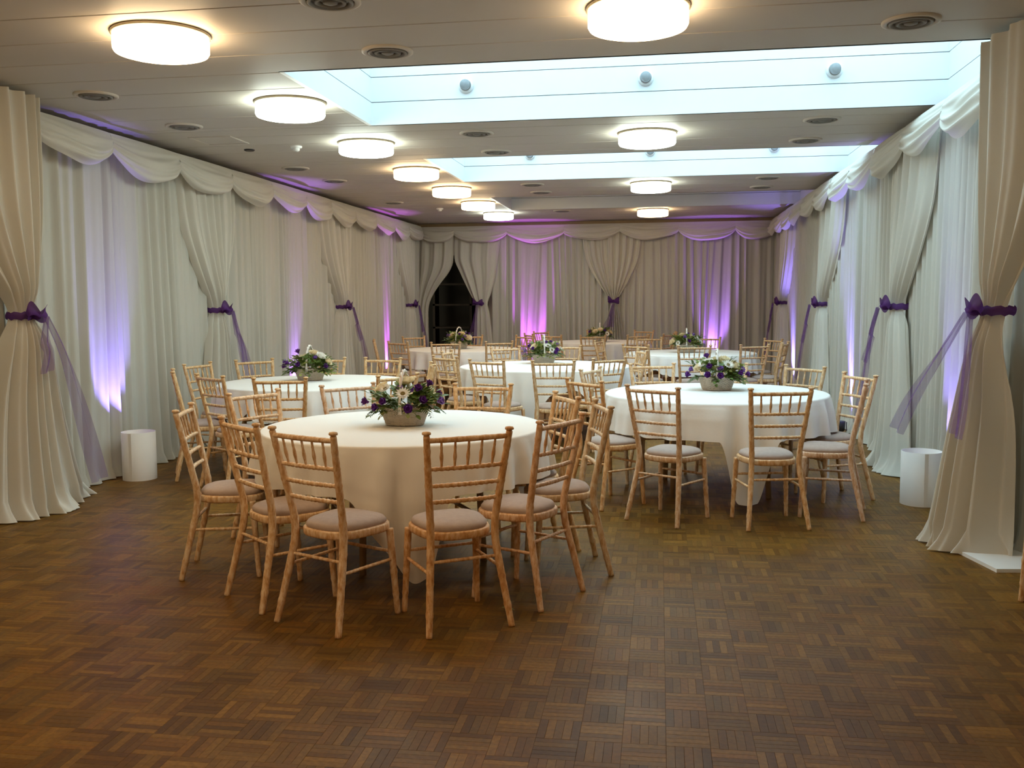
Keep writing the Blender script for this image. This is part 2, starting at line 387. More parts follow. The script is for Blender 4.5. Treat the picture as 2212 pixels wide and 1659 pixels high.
def sash(t,sub,wallid,sc,ztie,half,out,tails,seed=0,loop=.11):
    """gathered band + bow + hanging tails; tails: list of [(ds,dz,dout,width),...]"""
    R=random.Random(seed)
    P=[]
    for zz,rr_ in ((-.026,.90),(-.014,1.0),(0,1.02),(.014,1.0),(.026,.90)):
        P.append([place(wallid,sc+(half+.022)*rr_*math.cos(2*PI*i/24),out-.07+.105*rr_*math.sin(2*PI*i/24),ztie+zz+.006*math.sin(i*2.3)) for i in range(25)])
    band=sub('sash',MB().grid(P),M['organza_knot'])
    ko=out+.05
    kn=MB(); 
    kn.lathe([(0,-.03),(.022,-.024),(.030,0),(.022,.024),(0,.03)],12,o=place(wallid,sc,ko,ztie))
    sub('knot',kn,M['organza_knot'],band)
    for sgn in (-1,1):
        lp=[]
        for i in range(13):
            q=i/12; a=q*PI
            r=loop*math.sin(a); wv=.018+.035*math.sin(a)
            cs=sc+sgn*(r*.95+.01); cz=ztie+.02*math.sin(a*2)+(.04 if sgn<0 else .015)*math.sin(a); co=ko+.03*math.cos(a)
            lp.append([place(wallid,cs+.004*math.sin(9*v+i),co+.010*math.sin(v*8),cz+wv*(v-.5)*2) for v in (0,.25,.5,.75,1)])
        sub('loop',MB().grid(lp),M['organza_knot'],band)
    for tl in tails:
        f1=keys([(k[0],k[1]) for k in tl]); f2=keys([(k[0],k[2]) for k in tl]); f3=keys([(k[0],k[3]) for k in tl])
        zt0=tl[0][0]; zt1=tl[-1][0]; P=[]
        for i in range(26):
            z=zt0+(zt1-zt0)*i/25; row=[]
            for j in range(11):
                v=j/10-.5; row.append(place(wallid,sc+f1(z)+v*f3(z),f2(z)+.015*math.sin(v*9+i*.15),z+.02*v))
            P.append(row)
        sub('tail',MB().grid(P),M['organza'],band)
def valance(wallid,pts,seed,label,ztop=2.86,peak=2.70,sag=.165,base=.16,out=.15):
    t=empty('swag_valance',place(wallid,(pts[0]+pts[-1])/2,.1,ztop)); L0=t.location; tag(t,label,'valance','white scalloped valances')
    R=random.Random(seed)
    for k in range(len(pts)-1):
        a,b_=pts[k],pts[k+1]; P=[]; sg=sag*R.uniform(.85,1.15); rg=R.uniform(0,6)
        nv=30; nu=37
        for iv in range(nv):
            v=iv/(nv-1); row=[]
            for iu in range(nu):
                q=iu/(nu-1); arch=1-(2*q-1)**2; arch=arch**.8
                zb=peak-sg*arch
                z=ztop+(zb-ztop)*v
                bulge=base+out*math.sin(PI*min(1,v*.62+.05))*(.35+.65*arch)*.75
                fold=(.013*math.sin(v*v*19+1.5*arch+rg)+.006*math.sin(v*31+q*7*(1 if k%2 else -1)+2*rg)+.006*math.sin(13*v+9*q+rg))*(.25+.75*arch)*min(1,v*3)
                roll=-.05*max(0,(v-.88)/.12)**2*(0.3+.7*arch)
                x=a+(b_-a)*q
                p=place(wallid,x,bulge+fold+roll,z+.01*math.sin(q*9+rg)*v); row.append((p[0]-L0[0],p[1]-L0[1],p[2]-L0[2]))
            P.append(row)
        obj('swag',MB().grid(P),M['voile'],t)
    return t
# linings
lining('L',1.0,6.1,1,'pleated white drape on the long wall, beside the open floor')
lining('L',6.1,9.3,2,'pleated white drape with blue uplight, behind the white floor tube on the long wall')
lining('L',9.3,13.2,3,'pleated white drape with lilac uplight behind the chairs by the long wall')
lining('L',13.2,18.0,4,'pleated white drape with magenta uplight on the long wall next to the doorway corner')
lining('R',1.0,5.9,5,'pleated white drape behind the white floor board')
lining('R',5.9,8.6,6,'pleated white drape washed by daylight under the first skylight')
lining('R',8.6,12.4,7,'pleated white drape with a violet uplight behind the round table by the skylit wall')
lining('R',12.4,18.0,8,'pleated white drape with a thin blue uplight near the far corner of the skylit wall')
lining('B',-3.15,-.84,9,'pleated white drape with magenta uplight on the end wall')
lining('B',-.84,2.12,10,'pleated white drape with violet uplight on the end wall')
# valances
valance('L',[2.2,3.25,4.3,5.34],4,'short white swag valance on the long wall over the open floor')
valance('R',[2.0,3.0,4.0,5.0],5,'short white swag valance on the skylit wall over the open floor')
valance('L',[6.40,7.38,8.50,9.62,10.68,11.75,12.70,13.75,14.8,15.85,16.8,17.78],1,'white scalloped swag valance along the long draped wall')
valance('R',[6.10,7.25,8.40,9.5,10.6,11.75,12.85,14.0,15.1,16.0,16.9,17.78],2,'white scalloped swag valance along the skylit draped wall')
valance('B',[-4.52,-3.85,-2.84,-1.765,-.727,.335,1.354,2.08],3,'white scalloped swag valance across the end wall')
# tied drapes: key lists (z,value)
BOT=lambda n:[(1.2,n*.42),(.6,n*.75),(.12,n),(0.0,n*1.12)]
OUT=[(2.74,.13),(2.1,.16),(1.6,.19),(1.39,.19),(1.15,.20),(.6,.23),(.1,.28),(0,.34)]
TIE=(1.39,.055)
def leg(wallid,sc,label,nt_,ft_,nb,fb,seed,tails,out=OUT,ztop=2.74,ztie=1.39,half=.055,loop=.10):
    near=[(ztop,nt_),(2.2,nt_*.86),(1.8,nt_*.52),(1.55,nt_*.24),(ztie,half)]+BOT(nb)
    far=[(ztop,ft_),(2.2,ft_*.86),(1.8,ft_*.52),(1.55,ft_*.24),(ztie,half)]+BOT(fb)
    t,fo,sub=tied(wallid,sc,label,near,far,out,ztop,ztie,seed=seed)
    sash(t,sub,wallid,sc,ztie,half,fo(ztie),tails,seed,loop)
    return t
def tail(ds,zend,o0=.30,o1=.36,w0=.05,w1=.17,ztie=1.39): return [(ztie-.01,0,o0,w0),(ztie-.25,ds*.32,o0+.02,w0*1.6),((ztie+zend)/2,ds*.62,(o0+o1)/2,w1*.85),(zend,ds,o1,w1)]
leg('L',6.08,'tall white tied drape next to the white floor tube on the long wall',.62,.28,.36,.62,1,[tail(.42,.16,.42,.50,.06,.18),tail(-.05,1.0,.42,.44,.05,.12)],
    out=[(2.9,.36),(2.1,.36),(1.6,.33),(1.39,.30),(1.15,.33),(.6,.36),(.1,.42),(0,.48)],ztop=2.895,half=.065,loop=.09)
leg('L',9.28,'white tied drape between the blue and the lilac uplights on the long wall',.66,.58,.34,.30,2,[tail(.28,.55),tail(.15,.85,.30,.34,.05,.12)],half=.07)
leg('L',13.2,'white tied drape between the lilac and the magenta uplights on the long wall',.75,.62,.36,.40,3,[tail(.45,.50),tail(.2,.9,.30,.34,.05,.12)],half=.07)
leg('L',17.0,'white tied drape in the corner beside the dark doorway',.70,.50,.36,.36,4,[tail(.35,.50),tail(.1,.9,.30,.34,.05,.12)],half=.08)
leg('R',5.86,'wide white tied drape standing on the white floor board',.75,.20,.22,.36,5,
    [[(1.38,0,.38,.06),(1.15,-.09,.42,.11),(.85,-.21,.48,.15),(.70,-.28,.52,.17)],[(1.38,0,.40,.05),(1.15,.30,.44,.14),(.80,.75,.50,.24),(.55,1.05,.52,.30)]],
    out=[(2.9,.34),(2.1,.33),(1.6,.31),(1.39,.31),(1.15,.36),(.6,.46),(.1,.54),(0,.58)],ztop=2.895,half=.06,loop=.10)
leg('R',8.60,'white tied drape lit by the first skylight, beside the round table by the skylit wall',1.0,.40,.55,.25,6,[tail(.55,.30,.30,.34,.05,.22),tail(.3,.9,.30,.34,.05,.14)],half=.075)
leg('R',12.38,'white tied drape between the violet and the thin blue uplights on the skylit wall',1.15,.42,.50,.30,7,[tail(.6,.40),tail(.3,.9,.30,.34,.05,.12)],half=.08)
leg('R',16.3,'white tied drape in the corner of the end wall and the skylit wall',.90,.50,.45,.36,8,[tail(.55,.5),tail(.3,.9,.30,.34,.05,.12)],half=.08)
leg('B',-.84,'white drape gathered by a purple sash at the middle of the end wall',.60,.58,.24,.30,9,[tail(-.20,.55),tail(-.05,.95,.30,.34,.05,.12)],ztie=1.43,half=.06)
# parted doorway drapes
def door_drape(label,left,right,seed,group='parted white drapes of the doorway'):
    fl,fr_=keys(left),keys(right); R=np.random.RandomState(seed); P=[]; nu=90
    for z in list(np.linspace(2.84,1.0,30))+[.7,.4,.15,.05,.01]:
        a,b_=fl(z),fr_(z); row=[]
        for i in range(nu):
            u=i/(nu-1); row.append(place('B',a+(b_-a)*u,.07+.07*min(1,max(0,(2.65-z)/.4))+.04*math.sin(PI*u)+min(.03,(b_-a)*.08)*math.sin(u*22+seed)+.008*math.sin(u*51),z))
        P.append(row)
    t=empty('door_drape',place('B',(fl(0)+fr_(0))/2,.15,0)); L0=t.location; tag(t,label,'drape',group)
    mb=MB().grid(P); mb.v=[(v[0]-L0[0],v[1]-L0[1],v[2]-L0[2]) for v in mb.v]; obj('curtain',mb,M['voile'],t)
    def sub(nm,mb,mat,par=t): mb.v=[(v[0]-L0[0],v[1]-L0[1],v[2]-L0[2]) for v in mb.v]; return obj(nm,mb,mat,par)
    return t,sub
door_drape('white drape pulled aside against the corner, edge of the dark doorway',[(2.84,-4.62),(0,-4.60)],[(2.84,-3.875),(2.2,-3.885),(2.0,-3.97),(1.8,-4.13),(1.6,-4.27),(1.4,-4.36),(1.1,-4.38),(0,-4.36)],3)
t,sub=door_drape('white drape tied with a purple sash at the dark doorway, next to the magenta uplight',[(2.84,-3.865),(2.25,-3.86),(2.0,-3.76),(1.7,-3.62),(1.5,-3.52),(1.41,-3.46),(1.2,-3.47),(.8,-3.50),(0,-3.52)],[(2.84,-2.95),(2.0,-3.05),(1.6,-3.15),(1.41,-3.22),(1.2,-3.18),(0,-3.05)],4)
sash(t,sub,'B',-3.40,1.41,.10,.20,[tail(-.10,.45)],11,.09)
# white floor board under the drape
o=obj('floor_board',MB().add([(1.70,5.95,0),(1.69,5.80,0),(1.79,5.34,0),(2.30,5.40,0),(2.30,5.95,0),(1.70,5.95,.02),(1.69,5.80,.02),(1.79,5.34,.02),(2.30,5.40,.02),(2.30,5.95,.02)],[(4,3,2,1,0),(5,6,7,8,9)]+[(k,(k+1)%5,5+(k+1)%5,5+k) for k in range(5)]),M['white'],smooth=False)
tag(o,'flat white painted board on the parquet under the wide tied drape','board')

# ------------------------------------------------------------------ ceiling lamps
LX,LX2,LY,LSP,LR=-2.684,-.114,4.995,1.8467,.255
lamp_def=[(LX,LY+LSP*k,c) for k,c in enumerate(('warm','cool','cool','warm','warm','warm','cool'))]+[(LX2,LY+LSP*2*k-.02,c) for k,c in enumerate(('warm','cool','cool','warm'))]
lamp_def+=[(LX,LY-LSP*k,'warm') for k in (1,2,3)]+[(LX2,LY-LSP*2*k-.02,'warm') for k in (1,2)]
lamp_lab={0:'warm round drum lamp over the open parquet, first of the row nearest the long wall',1:'cool white drum lamp beside the first skylight',2:'cool white drum lamp in the long row, level with the strip between two skylights',
 3:'warm drum lamp beside the second skylight, just past a cool one',4:'warm drum lamp beside the end of the second skylight',5:'warm drum lamp beside the third skylight, touching a cool one in view',6:'cool white drum lamp closest to the doorway end of the row',
 7:'large warm drum lamp on the ceiling right before the first skylight',8:'cool white drum lamp on the ceiling strip between the first and second skylights',9:'cool white drum lamp on the ceiling strip between the second and third skylights',10:'warm drum lamp between the third skylight and the end wall',
 11:'warm drum lamp over the open floor, last of the long row',12:'warm drum lamp over the open floor, last but one of the long row',13:'warm drum lamp over the open floor, third from the last of the long row',14:'warm drum lamp over the open floor, one before the first of the skylight row',15:'warm drum lamp over the open floor, two before the first of the skylight row'}
def lamp_mesh():
    rim=MB().lathe([(LR-.01,-.0),(LR+.004,-.0),(LR+.006,-.014),(LR-.002,-.018),(LR-.012,-.016)],48)
    dif=MB().lathe([(LR-.008,-.016),(LR-.004,-.030),(LR-.004,-.092),(LR-.012,-.106),(LR-.035,-.113),(LR-.10,-.117),(0.0001,-.119)],48)
    return rim,dif
rimM=lamp_mesh()[0].mesh('lamp_rim',M['ring'])
difM={c:lamp_mesh()[1].mesh('diffuser',M[c]) for c in ('warm','cool')}
for i,(x,y,c) in enumerate(lamp_def):
    t=empty('ceiling_lamp',(x,y,H)); tag(t,lamp_lab[i],'ceiling lamp','round drum lamps on the ceiling')
    link('rim',rimM,t); link('diffuser',difM[c],t)
# round ceiling vents, detectors
def vent_parts():
    out=[]
    out.append(('outer_ring',MB().lathe([(.150,0),(.150,-.010),(.135,-.016),(.118,-.010),(.118,0)],32),M['ceil']))
    for r in (.095,.060): out.append(('ring_vane',MB().lathe([(r+.016,-.002),(r+.018,-.016),(r+.006,-.020),(r-.006,-.006),(r-.004,-.002)],32),M['ventgrey']))
    out.append(('centre_cap',MB().lathe([(.036,-.002),(.036,-.016),(.02,-.022),(.0001,-.023)],24),M['ventgrey']))
    out.append(('throat',MB().lathe([(.118,-.0015),(.0001,-.0015)],32),M['ventgrey']))
    return [(n,mb.mesh(n,mt)) for n,mb,mt in out]
VP=vent_parts()
vents=[(-3.92,6.35,0),(-3.90,7.58,0),(-3.95,10.17,0),(-3.90,11.31,0),(-3.92,13.98,0),(-1.587,4.60,1),(-1.58,5.57,1),(-1.587,8.38,1),(-1.595,9.45,1),(-1.60,12.2,1),(-1.595,13.1,1),(-1.59,15.9,1),
       (1.31,5.48,2),(1.31,8.30,2),(1.33,9.35,2),(1.30,12.13,2),(1.32,13.12,2)]
vl=['round dark grille in the ceiling above the edge of the long draped wall','round dark grille in the ceiling in line with the inner ends of the skylights','round dark grille in the ceiling on the side of the skylit draped wall']
vlab=['first ceiling grille along the long wall, near the tall tied drape','second ceiling grille along the long wall, near the access hatch','ceiling grille by the long wall over the lilac uplight','ceiling grille by the long wall just past the lilac uplight','ceiling grille by the long wall over the magenta uplight',
 'ceiling grille between the two warm lamps over the open floor','ceiling grille right before the first skylight, long wall end','ceiling grille just past the first skylight, long wall end','ceiling grille just before the second skylight, long wall end','ceiling grille just past the second skylight, long wall end','ceiling grille just before the third skylight, long wall end','ceiling grille past the third skylight, close to the end wall',
 'ceiling grille right before the first skylight, skylit wall end','ceiling grille just past the first skylight, skylit wall end','ceiling grille just before the second skylight, skylit wall end','ceiling grille just past the second skylight, skylit wall end','ceiling grille just before the third skylight, skylit wall end']
for i,(x,y,k) in enumerate(vents):
    t=empty('ceiling_vent',(x,y,H)); tag(t,'round dark '+vlab[i],'air vent','round vents in the ceiling')
    for n,me in VP: link(n,me,t)
for x,y,lab in ((-3.39,8.76,'small white smoke detector near the second lamp of the long wall row'),(-3.46,15.05,'small white smoke detector near the doorway corner')):
    t=empty('smoke_detector',(x,y,H)); tag(t,lab,'smoke detector')
    obj('base',MB().lathe([(.055,0),(.055,-.012),(.045,-.02),(.0001,-.02)],24),M['white'],t); obj('sensor_head',MB().lathe([(.032,-.02),(.034,-.034),(.026,-.046),(.0001,-.05)],24),M['white'],t); obj('indicator',MB().lathe([(.006,-.05),(.005,-.053),(.0001,-.054)],10),M['globe'],t)
t=empty('ceiling_hatch',(-3.94,8.30,H)); tag(t,'faint square access hatch in the ceiling by the long wall','hatch')
obj('hatch_frame',MB().box(-.2,.2,-.2,-.18,-.008,0).box(-.2,.2,.18,.2,-.008,0).box(-.2,-.18,-.18,.18,-.008,0).box(.18,.2,-.18,.18,-.008,0),M['ceil'],t,False); obj('hatch_door',MB().box(-.176,.176,-.176,.176,-.004,0),M['ceil'],t,False)
t=empty('ceiling_speaker',(-3.90,8.86,H)); tag(t,'small dark disc on the ceiling beside the access hatch','speaker')
obj('bezel',MB().lathe([(.05,0),(.05,-.01),(.04,-.014)],20),M['dark'],t); obj('grille',MB().lathe([(.04,-.010),(.0001,-.010)],20),M['ventgrey'],t)

# ------------------------------------------------------------------ uplighters
def uplight(x,y,col,wallid,power,label,tube=None,spread=44,zc=.13,tilt=.16):
    t=empty('led_uplight',(x,y,0)); tag(t,label,'uplight','purple uplighters on the floor')
    obj('base_bracket',MB().box(-.08,.08,-.015,.015,0,.008).box(-.080,-.074,-.012,.012,.008,.12).box(.074,.080,-.012,.012,.008,.12),M['dark'],t,False)
    obj('can',MB().lathe([(.0001,.02),(.05,.02),(.062,.04),(.066,.13),(.060,.13),(.056,.10),(.0001,.10)],24),M['dark'],t)
    obj('led_face',MB().lathe([(.054,.104),(.0001,.104)],20),emit('led_'+wallid+str(round(y)),col,12),t)
    l=bpy.data.lights.new('uplight_beam','SPOT'); l.energy=power; l.color=col; l.spot_size=math.radians(spread); l.spot_blend=.75; l.shadow_soft_size=.03
    lo=bpy.data.objects.new('beam',l); COL.objects.link(lo); lo.parent=t; lo.location=(0,0,.14)
    d={'L':Vector((-tilt,0,1)),'R':Vector((tilt,0,1)),'B':Vector((0,tilt,1))}[wallid]
    lo.rotation_euler=d.to_track_quat('-Z','Y').to_euler()
    if tube:
        rad,hh,lab2=tube
        tt=empty('uplight_tube',(x,y,0)); tag(tt,lab2,'tube')
        obj('card_wall',MB().lathe([(rad,0),(rad,hh),(rad-.004,hh),(rad-.004,0)],40),M['tube'],tt); obj('seam',MB().box(-.012,.012,-rad-.0015,-rad+.001,.002,hh-.002),M['tube'],tt,False)
VIO=(.27,.20,1.0); PUR=(.40,.16,1.0); MAG=(.62,.12,1.0)
uplight(-4.31,7.38,VIO,'L',SPOT_W,'blue violet uplighter inside the white tube by the long wall',(.137,.40,'white card tube on the floor hiding a light, by the long wall'),tilt=.36,spread=46)
uplight(-4.46,11.45,PUR,'L',SPOT_W,'lilac uplighter on the floor by the long wall behind the second round table')
uplight(-4.46,15.5,MAG,'L',SPOT_W,'magenta uplighter on the floor near the doorway corner')
uplight(1.85,7.10,VIO,'R',SPOT_W*.45,'violet uplighter inside the white tube by the wide tied drape',(.137,.38,'white card tube on the floor half behind the wide tied drape'),tilt=.30)
uplight(1.94,10.75,VIO,'R',SPOT_W*1.2,'violet uplighter standing open on the floor behind the chairs of the skylit wall',spread=66,tilt=.22)
uplight(1.94,15.4,VIO,'R',SPOT_W*1.2,'blue uplighter near the far corner of the skylit wall',spread=66,tilt=.22)
uplight(-2.39,17.86,MAG,'B',SPOT_W*1.3,'magenta uplighter at the foot of the end wall')
uplight(.98,17.86,PUR,'B',SPOT_W*1.1,'violet uplighter at the foot of the end wall')

# ------------------------------------------------------------------ chairs
post_pts=[(0,.197,0.0),(.10,.184,.035),(.25,.168,.068),(.40,.154,.092),(.45,.152,.095),(.55,.156,.088),(.70,.170,.060),(.80,.182,.034),(.905,.195,.0)]
def bent(z,a,b_,c,zb=.43,w_=.10):
    lo=a+(b_-a)*z/zb; hi=b_+(c-b_)*(z-zb)/(.905-zb)
    if z<zb-w_: return lo
    if z>zb+w_: return hi
    t=(z-zb+w_)/(2*w_); p0=a+(b_-a)*(zb-w_)/zb; p2=b_+(c-b_)*w_/(.905-zb)
    return (1-t)**2*p0+2*t*(1-t)*b_+t*t*p2
fx=lambda z: bent(z,.197,.149,.195)
fy=lambda z: bent(z,0,.100,0)
def turned_r(z,r0,rings):
    r=r0
    for q in rings: 
        d=abs(z-q)
        if d<.006: r+=.0022*(1-(d/.006)**2)
        elif d<.010: r-=.0012
    return r
def back_post(s):
    zs=np.linspace(0,.893,80); rings=[.09,.102,.21,.222,.335,.347,.49,.502,.592,.668,.748,.81,.822]
    P=[(s*fx(z),fy(z),z) for z in zs]; rad=[turned_r(z,(.0150+.0035*min(1,z/.3)) if z<.45 else .0185-.0035*(z-.45)/.45,rings) for z in zs]
    m=MB().tube(P,rad,10)
    p=(s*fx(.893),fy(.893),.893); m.lathe([(.012,-.002),(.012,.004),(.0195,.007),(.0205,.013),(.017,.019),(.0001,.022)],12,o=p)
    return m
def front_leg(s):
    zs=np.linspace(0,.41,40); rings=[.08,.092,.20,.212,.30,.312]
    P=[(s*(.186-.018*z/.41),.404-.026*z/.41,z) for z in zs]; return MB().tube(P,[turned_r(z,.0140+.0035*min(1,z/.35),rings) for z in zs],10)
def knobby(a,b_,r,bow=0,n=44,k=13,amp=.0016):
    a,b_=Vector(a),Vector(b_); P=[];Rr=[]
    for i in range(n):
        t=i/(n-1); p=a.lerp(b_,t); p.y-=bow*math.sin(PI*t); P.append(p); Rr.append(r*(1+.12*math.sin(PI*t))+amp*math.sin(t*k*2*PI))
    return MB().tube(P,Rr,8)
def outline(n,grow=0):
    # rounded trapezoid seat
    pts=[]
    hw0,hw1,yr,yf=.150+grow,.188+grow,.078-grow,.432+grow; e=3.0
    for i in range(n):
        a=2*PI*i/n; c,s=math.cos(a),math.sin(a)
        q=(abs(c)**e+abs(s)**e)**(-1/e); u,v=c*q,s*q
        y=yr+(yf-yr)*(v+1)/2; hw=hw0+(hw1-hw0)*((v+1)/2)**.8; pts.append((u*hw,y))
    return pts
def loop_stack(levels,n,capT=True,capB=True):
    m=MB(); 
    for g,z in levels:
        m.v.extend([(x,y,z) for x,y in outline(n,g)])
    k=len(levels)
    for i in range(k-1):
        for j in range(n): j2=(j+1)%n; m.f.append((i*n+j,i*n+j2,(i+1)*n+j2,(i+1)*n+j))
    if capB: m.f.append(tuple(range(n))[::-1])
    if capT: m.f.append(tuple((k-1)*n+j for j in range(n)))
    return m
chair_parts=[]
def cp(nm,mb,mat): chair_parts.append((nm,mb.mesh(nm,mat)))
for s in (-1,1): cp('back_post',back_post(s),M['lime'])
for s in (-1,1): cp('leg',front_leg(s),M['lime'])
cp('top_rail',knobby((-fx(.872),fy(.872),.872),(fx(.872),fy(.872),.872),.0115,.010,40,6,.0004),M['lime'])
for z in (.742,.664,.588): cp('back_rail',knobby((-fx(z),fy(z),z),(fx(z),fy(z),z),.0095,.012),M['lime'])
for k in range(5):
    q=(k-2)/3.0; P=[];Rr=[]
    for i in range(16):
        t=i/15; z=.742+.128*t; sx=q*fx(z)*.99; P.append((sx,fy(z)-.0105*math.cos(q*PI/2),z)); Rr.append(.0055+.0035*math.exp(-((t-.42)/.16)**2)+(.0012 if .70<t<.78 else 0))
    cp('spindle',MB().tube(P,Rr,7),M['lime'])
cp('seat_frame',loop_stack([(-.012,.400),(0,.404),(.004,.412),(.004,.434),(0,.440),(-.010,.441)],44),M['lime'])
cp('seat_cushion',loop_stack([(-.012,.440),(-.008,.446),(-.008,.456),(-.018,.468),(-.045,.478),(-.09,.484),(-.13,.487)],44,True,False),M['seat'])
cp('stretcher',knobby((-fx(.315),fy(.315),.315),(fx(.315),fy(.315),.315),.0075,0,30,9,.0008),M['lime'])
cp('stretcher',knobby((-.173,.385,.30),(.173,.385,.30),.0075,0,30,9,.0008),M['lime'])
for s in (-1,1): cp('stretcher',knobby((s*fx(.265),fy(.265),.265),(s*.1744,.3872,.265),.0075,0,30,9,.0008),M['lime'])
crnd=random.Random(21)
CHAIRS=[]
def chair(x,y,deg,label,group,tint=None):
    t=empty('banquet_chair',(x,y,0),math.radians(deg-90)); tag(t,label,'chair',group)
    if tint is None: tint=(crnd.uniform(.86,1.05),)*3; tint=(tint[0],tint[1]*crnd.uniform(.94,1.04),tint[2]*crnd.uniform(.86,1.06))
    for nm,me in chair_parts:
        o=link(nm,me,t); o.color=(*tint,1)
    CHAIRS.append((x,y,deg)); return t
T={'T1':(-1.463,5.356,.8117),'T2':(.4286,7.480,.841),'T3':(-3.054,8.196,.85),'T4':(-1.235,10.38,.93),'T5':(-2.90,13.90,.85),'T6':(.42,12.95,.85),'T7':(-1.0,16.25,.85)}
ORA=(.98,.80,.60)
LC='limewashed chair '
# front table
g1='chairs round the table on the open parquet'
chair(-1.562,4.006,64,LC+'at the open parquet table, its leg touching the most orange chair',g1,(1.0,.93,.86))
chair(-.820,4.07,122,'most orange chair, at the open parquet table, back turned to the empty floor',g1,ORA)
chair(-.46,4.565,154,'pale pinkish limewashed chair beside the most orange chair at the open parquet table',g1,(1.08,.96,.92))
chair(-.30,5.22,196,LC+'at the open parquet table, back to the skylit wall, seat pushed under',g1)
chair(-.545,5.69,206,LC+'at the open parquet table, back to the orange skylit wall table chair',g1,(1,.88,.7))
chair(-1.18,6.36,-92,LC+'behind the open parquet table, back to the large middle table',g1,(1,.84,.62))
chair(-2.105,6.275,-46,LC+'at the open parquet table, back to the long wall table',g1)
chair(-2.545,5.73,-27,'palest limewashed chair at the open parquet table, back to the long wall',g1,(1.08,1.0,.9))
chair(-2.56,4.845,15.6,'limewashed chair at the open parquet table, back to the white floor tube',g1)
chair(-2.0,4.31,49,LC+'second from the white floor tube at the open parquet table',g1,(1.04,.97,.86))
g2='chairs round the table by the skylit wall'
chair(-.045,6.235,57.5,LC+'at the skylit wall table, back to the open floor, beside the aisle',g2)
chair(.758,6.15,102,LC+'at the skylit wall table, back to the open floor, beside edge on chair',g2,(1.0,.92,.8))
chair(1.375,6.66,168,LC+'edge on at the skylit wall table, back to the daylit tied drape',g2)
chair(1.47,7.36,203,LC+'at the skylit wall table in front of the violet uplight',g2,(1.05,.98,.86))
chair(1.20,8.20,224,LC+'at the skylit wall table, second past the violet uplight',g2)
chair(.56,8.52,-98,LC+'behind the flower basket of the skylit wall table',g2,(1.1,1.05,1.0))
chair(-.06,8.44,-75,LC+'at the skylit wall table, back to the large middle table',g2,(1.05,.96,.84))
chair(-.56,7.88,-20,LC+'at the skylit wall table, back to the aisle, beside the more orange one',g2)
chair(-.525,6.72,43,'orange toned bamboo chair at the skylit wall table, backing on the front table',g2,(.98,.80,.58))
g3='chairs round the table by the long wall'
for x,y,d,lab in ((-4.02,7.45,28,'edge on, closest to the white floor tube'),(-4.26,8.36,-10,'with its back against the tied drape'),(-3.47,7.0,56,'second from the tube, back to the open floor'),
    (-3.95,8.93,-40,'before the pleated lining, beside the lilac uplight'),(-3.32,9.22,-80,'hidden partly by the flower basket'),(-2.72,9.22,-100,'facing the open floor past its flower basket'),
    (-2.02,8.42,198,'orange post, back to the large middle table'),(-1.985,7.13,145,'behind the front flower basket'),(-2.797,6.765,100,'with its back to the open parquet table')):
    chair(x,y,d,'limewashed chair at the long wall table, '+lab,g3,(1,.92,.74))
g4='chairs round the large middle table'
for x,y,d,lab in ((-1.62,8.92,66,'back to the front table, towards the long wall'),(-.97,8.82,96,'square on, back to the front table'),(-.47,9.25,130,'back to the skylit wall table'),(-2.15,9.48,50,'back to the long wall table'),
    (-1.83,11.35,-52,'facing the open floor, back to the doorway table'),(-.18,10.70,196,'back to the skylit wall'),(-1.15,11.75,-93,'behind its flower basket'),(-2.36,10.5,-4,'back to the long wall')):
    chair(x,y,d,'limewashed chair at the large middle table, '+lab,g4,(1,.93,.8))
SIDE={}
for k,g,tn,lst in (('T5','chairs round the doorway table','doorway table',((203,'beside the magenta uplight'),(238,'back to the long wall table'),(272,'back to the large middle table'),(306,'back to the aisle beside the large middle table'),(2,'back to the end wall table'),(52,'back to the tied door drape'),(95,'square before the dark doorway'),(138,'back to the corner drape'))),
    ('T7','chairs round the end wall table','end wall table',((202,'edge on, back to the doorway table'),(236,'dark against the magenta uplight'),(269,'back to the large middle table'),(301,'facing the gathered drape of the end wall'),(333,'back to the far skylit wall table'),(8,'back to the skylit wall'),(55,'back to the violet end wall drape'),(95,'back to the gathered drape'),(146,'back to the magenta end wall drape'))),
    ('T6','chairs round the far table of the skylit wall','far skylit wall table',((236,'back to the large middle table'),(270,'facing the violet end wall light'),(305,'back to the near skylit wall table'),(339,'back to the tied drape'),(30,'beside the thin blue uplight'),(78,'back to the violet end wall light'),(116,'back to the end wall table'),(166,'back to the aisle')))):
    cx,cy,R_=T[k]
    for a,lab in lst:
        dd=R_+.42+crnd.uniform(-.03,.05); aa=math.radians(a)
        chair(cx+dd*math.cos(aa),cy+dd*math.sin(aa),a+180+crnd.uniform(-8,8),'limewashed chair at the '+tn+', '+lab,g,(.94,.84,.68))
# chair at the frame edge
chair(1.882,4.42,84,'limewashed chair standing alone beside the white floor board',None,(.95,.86,.74))

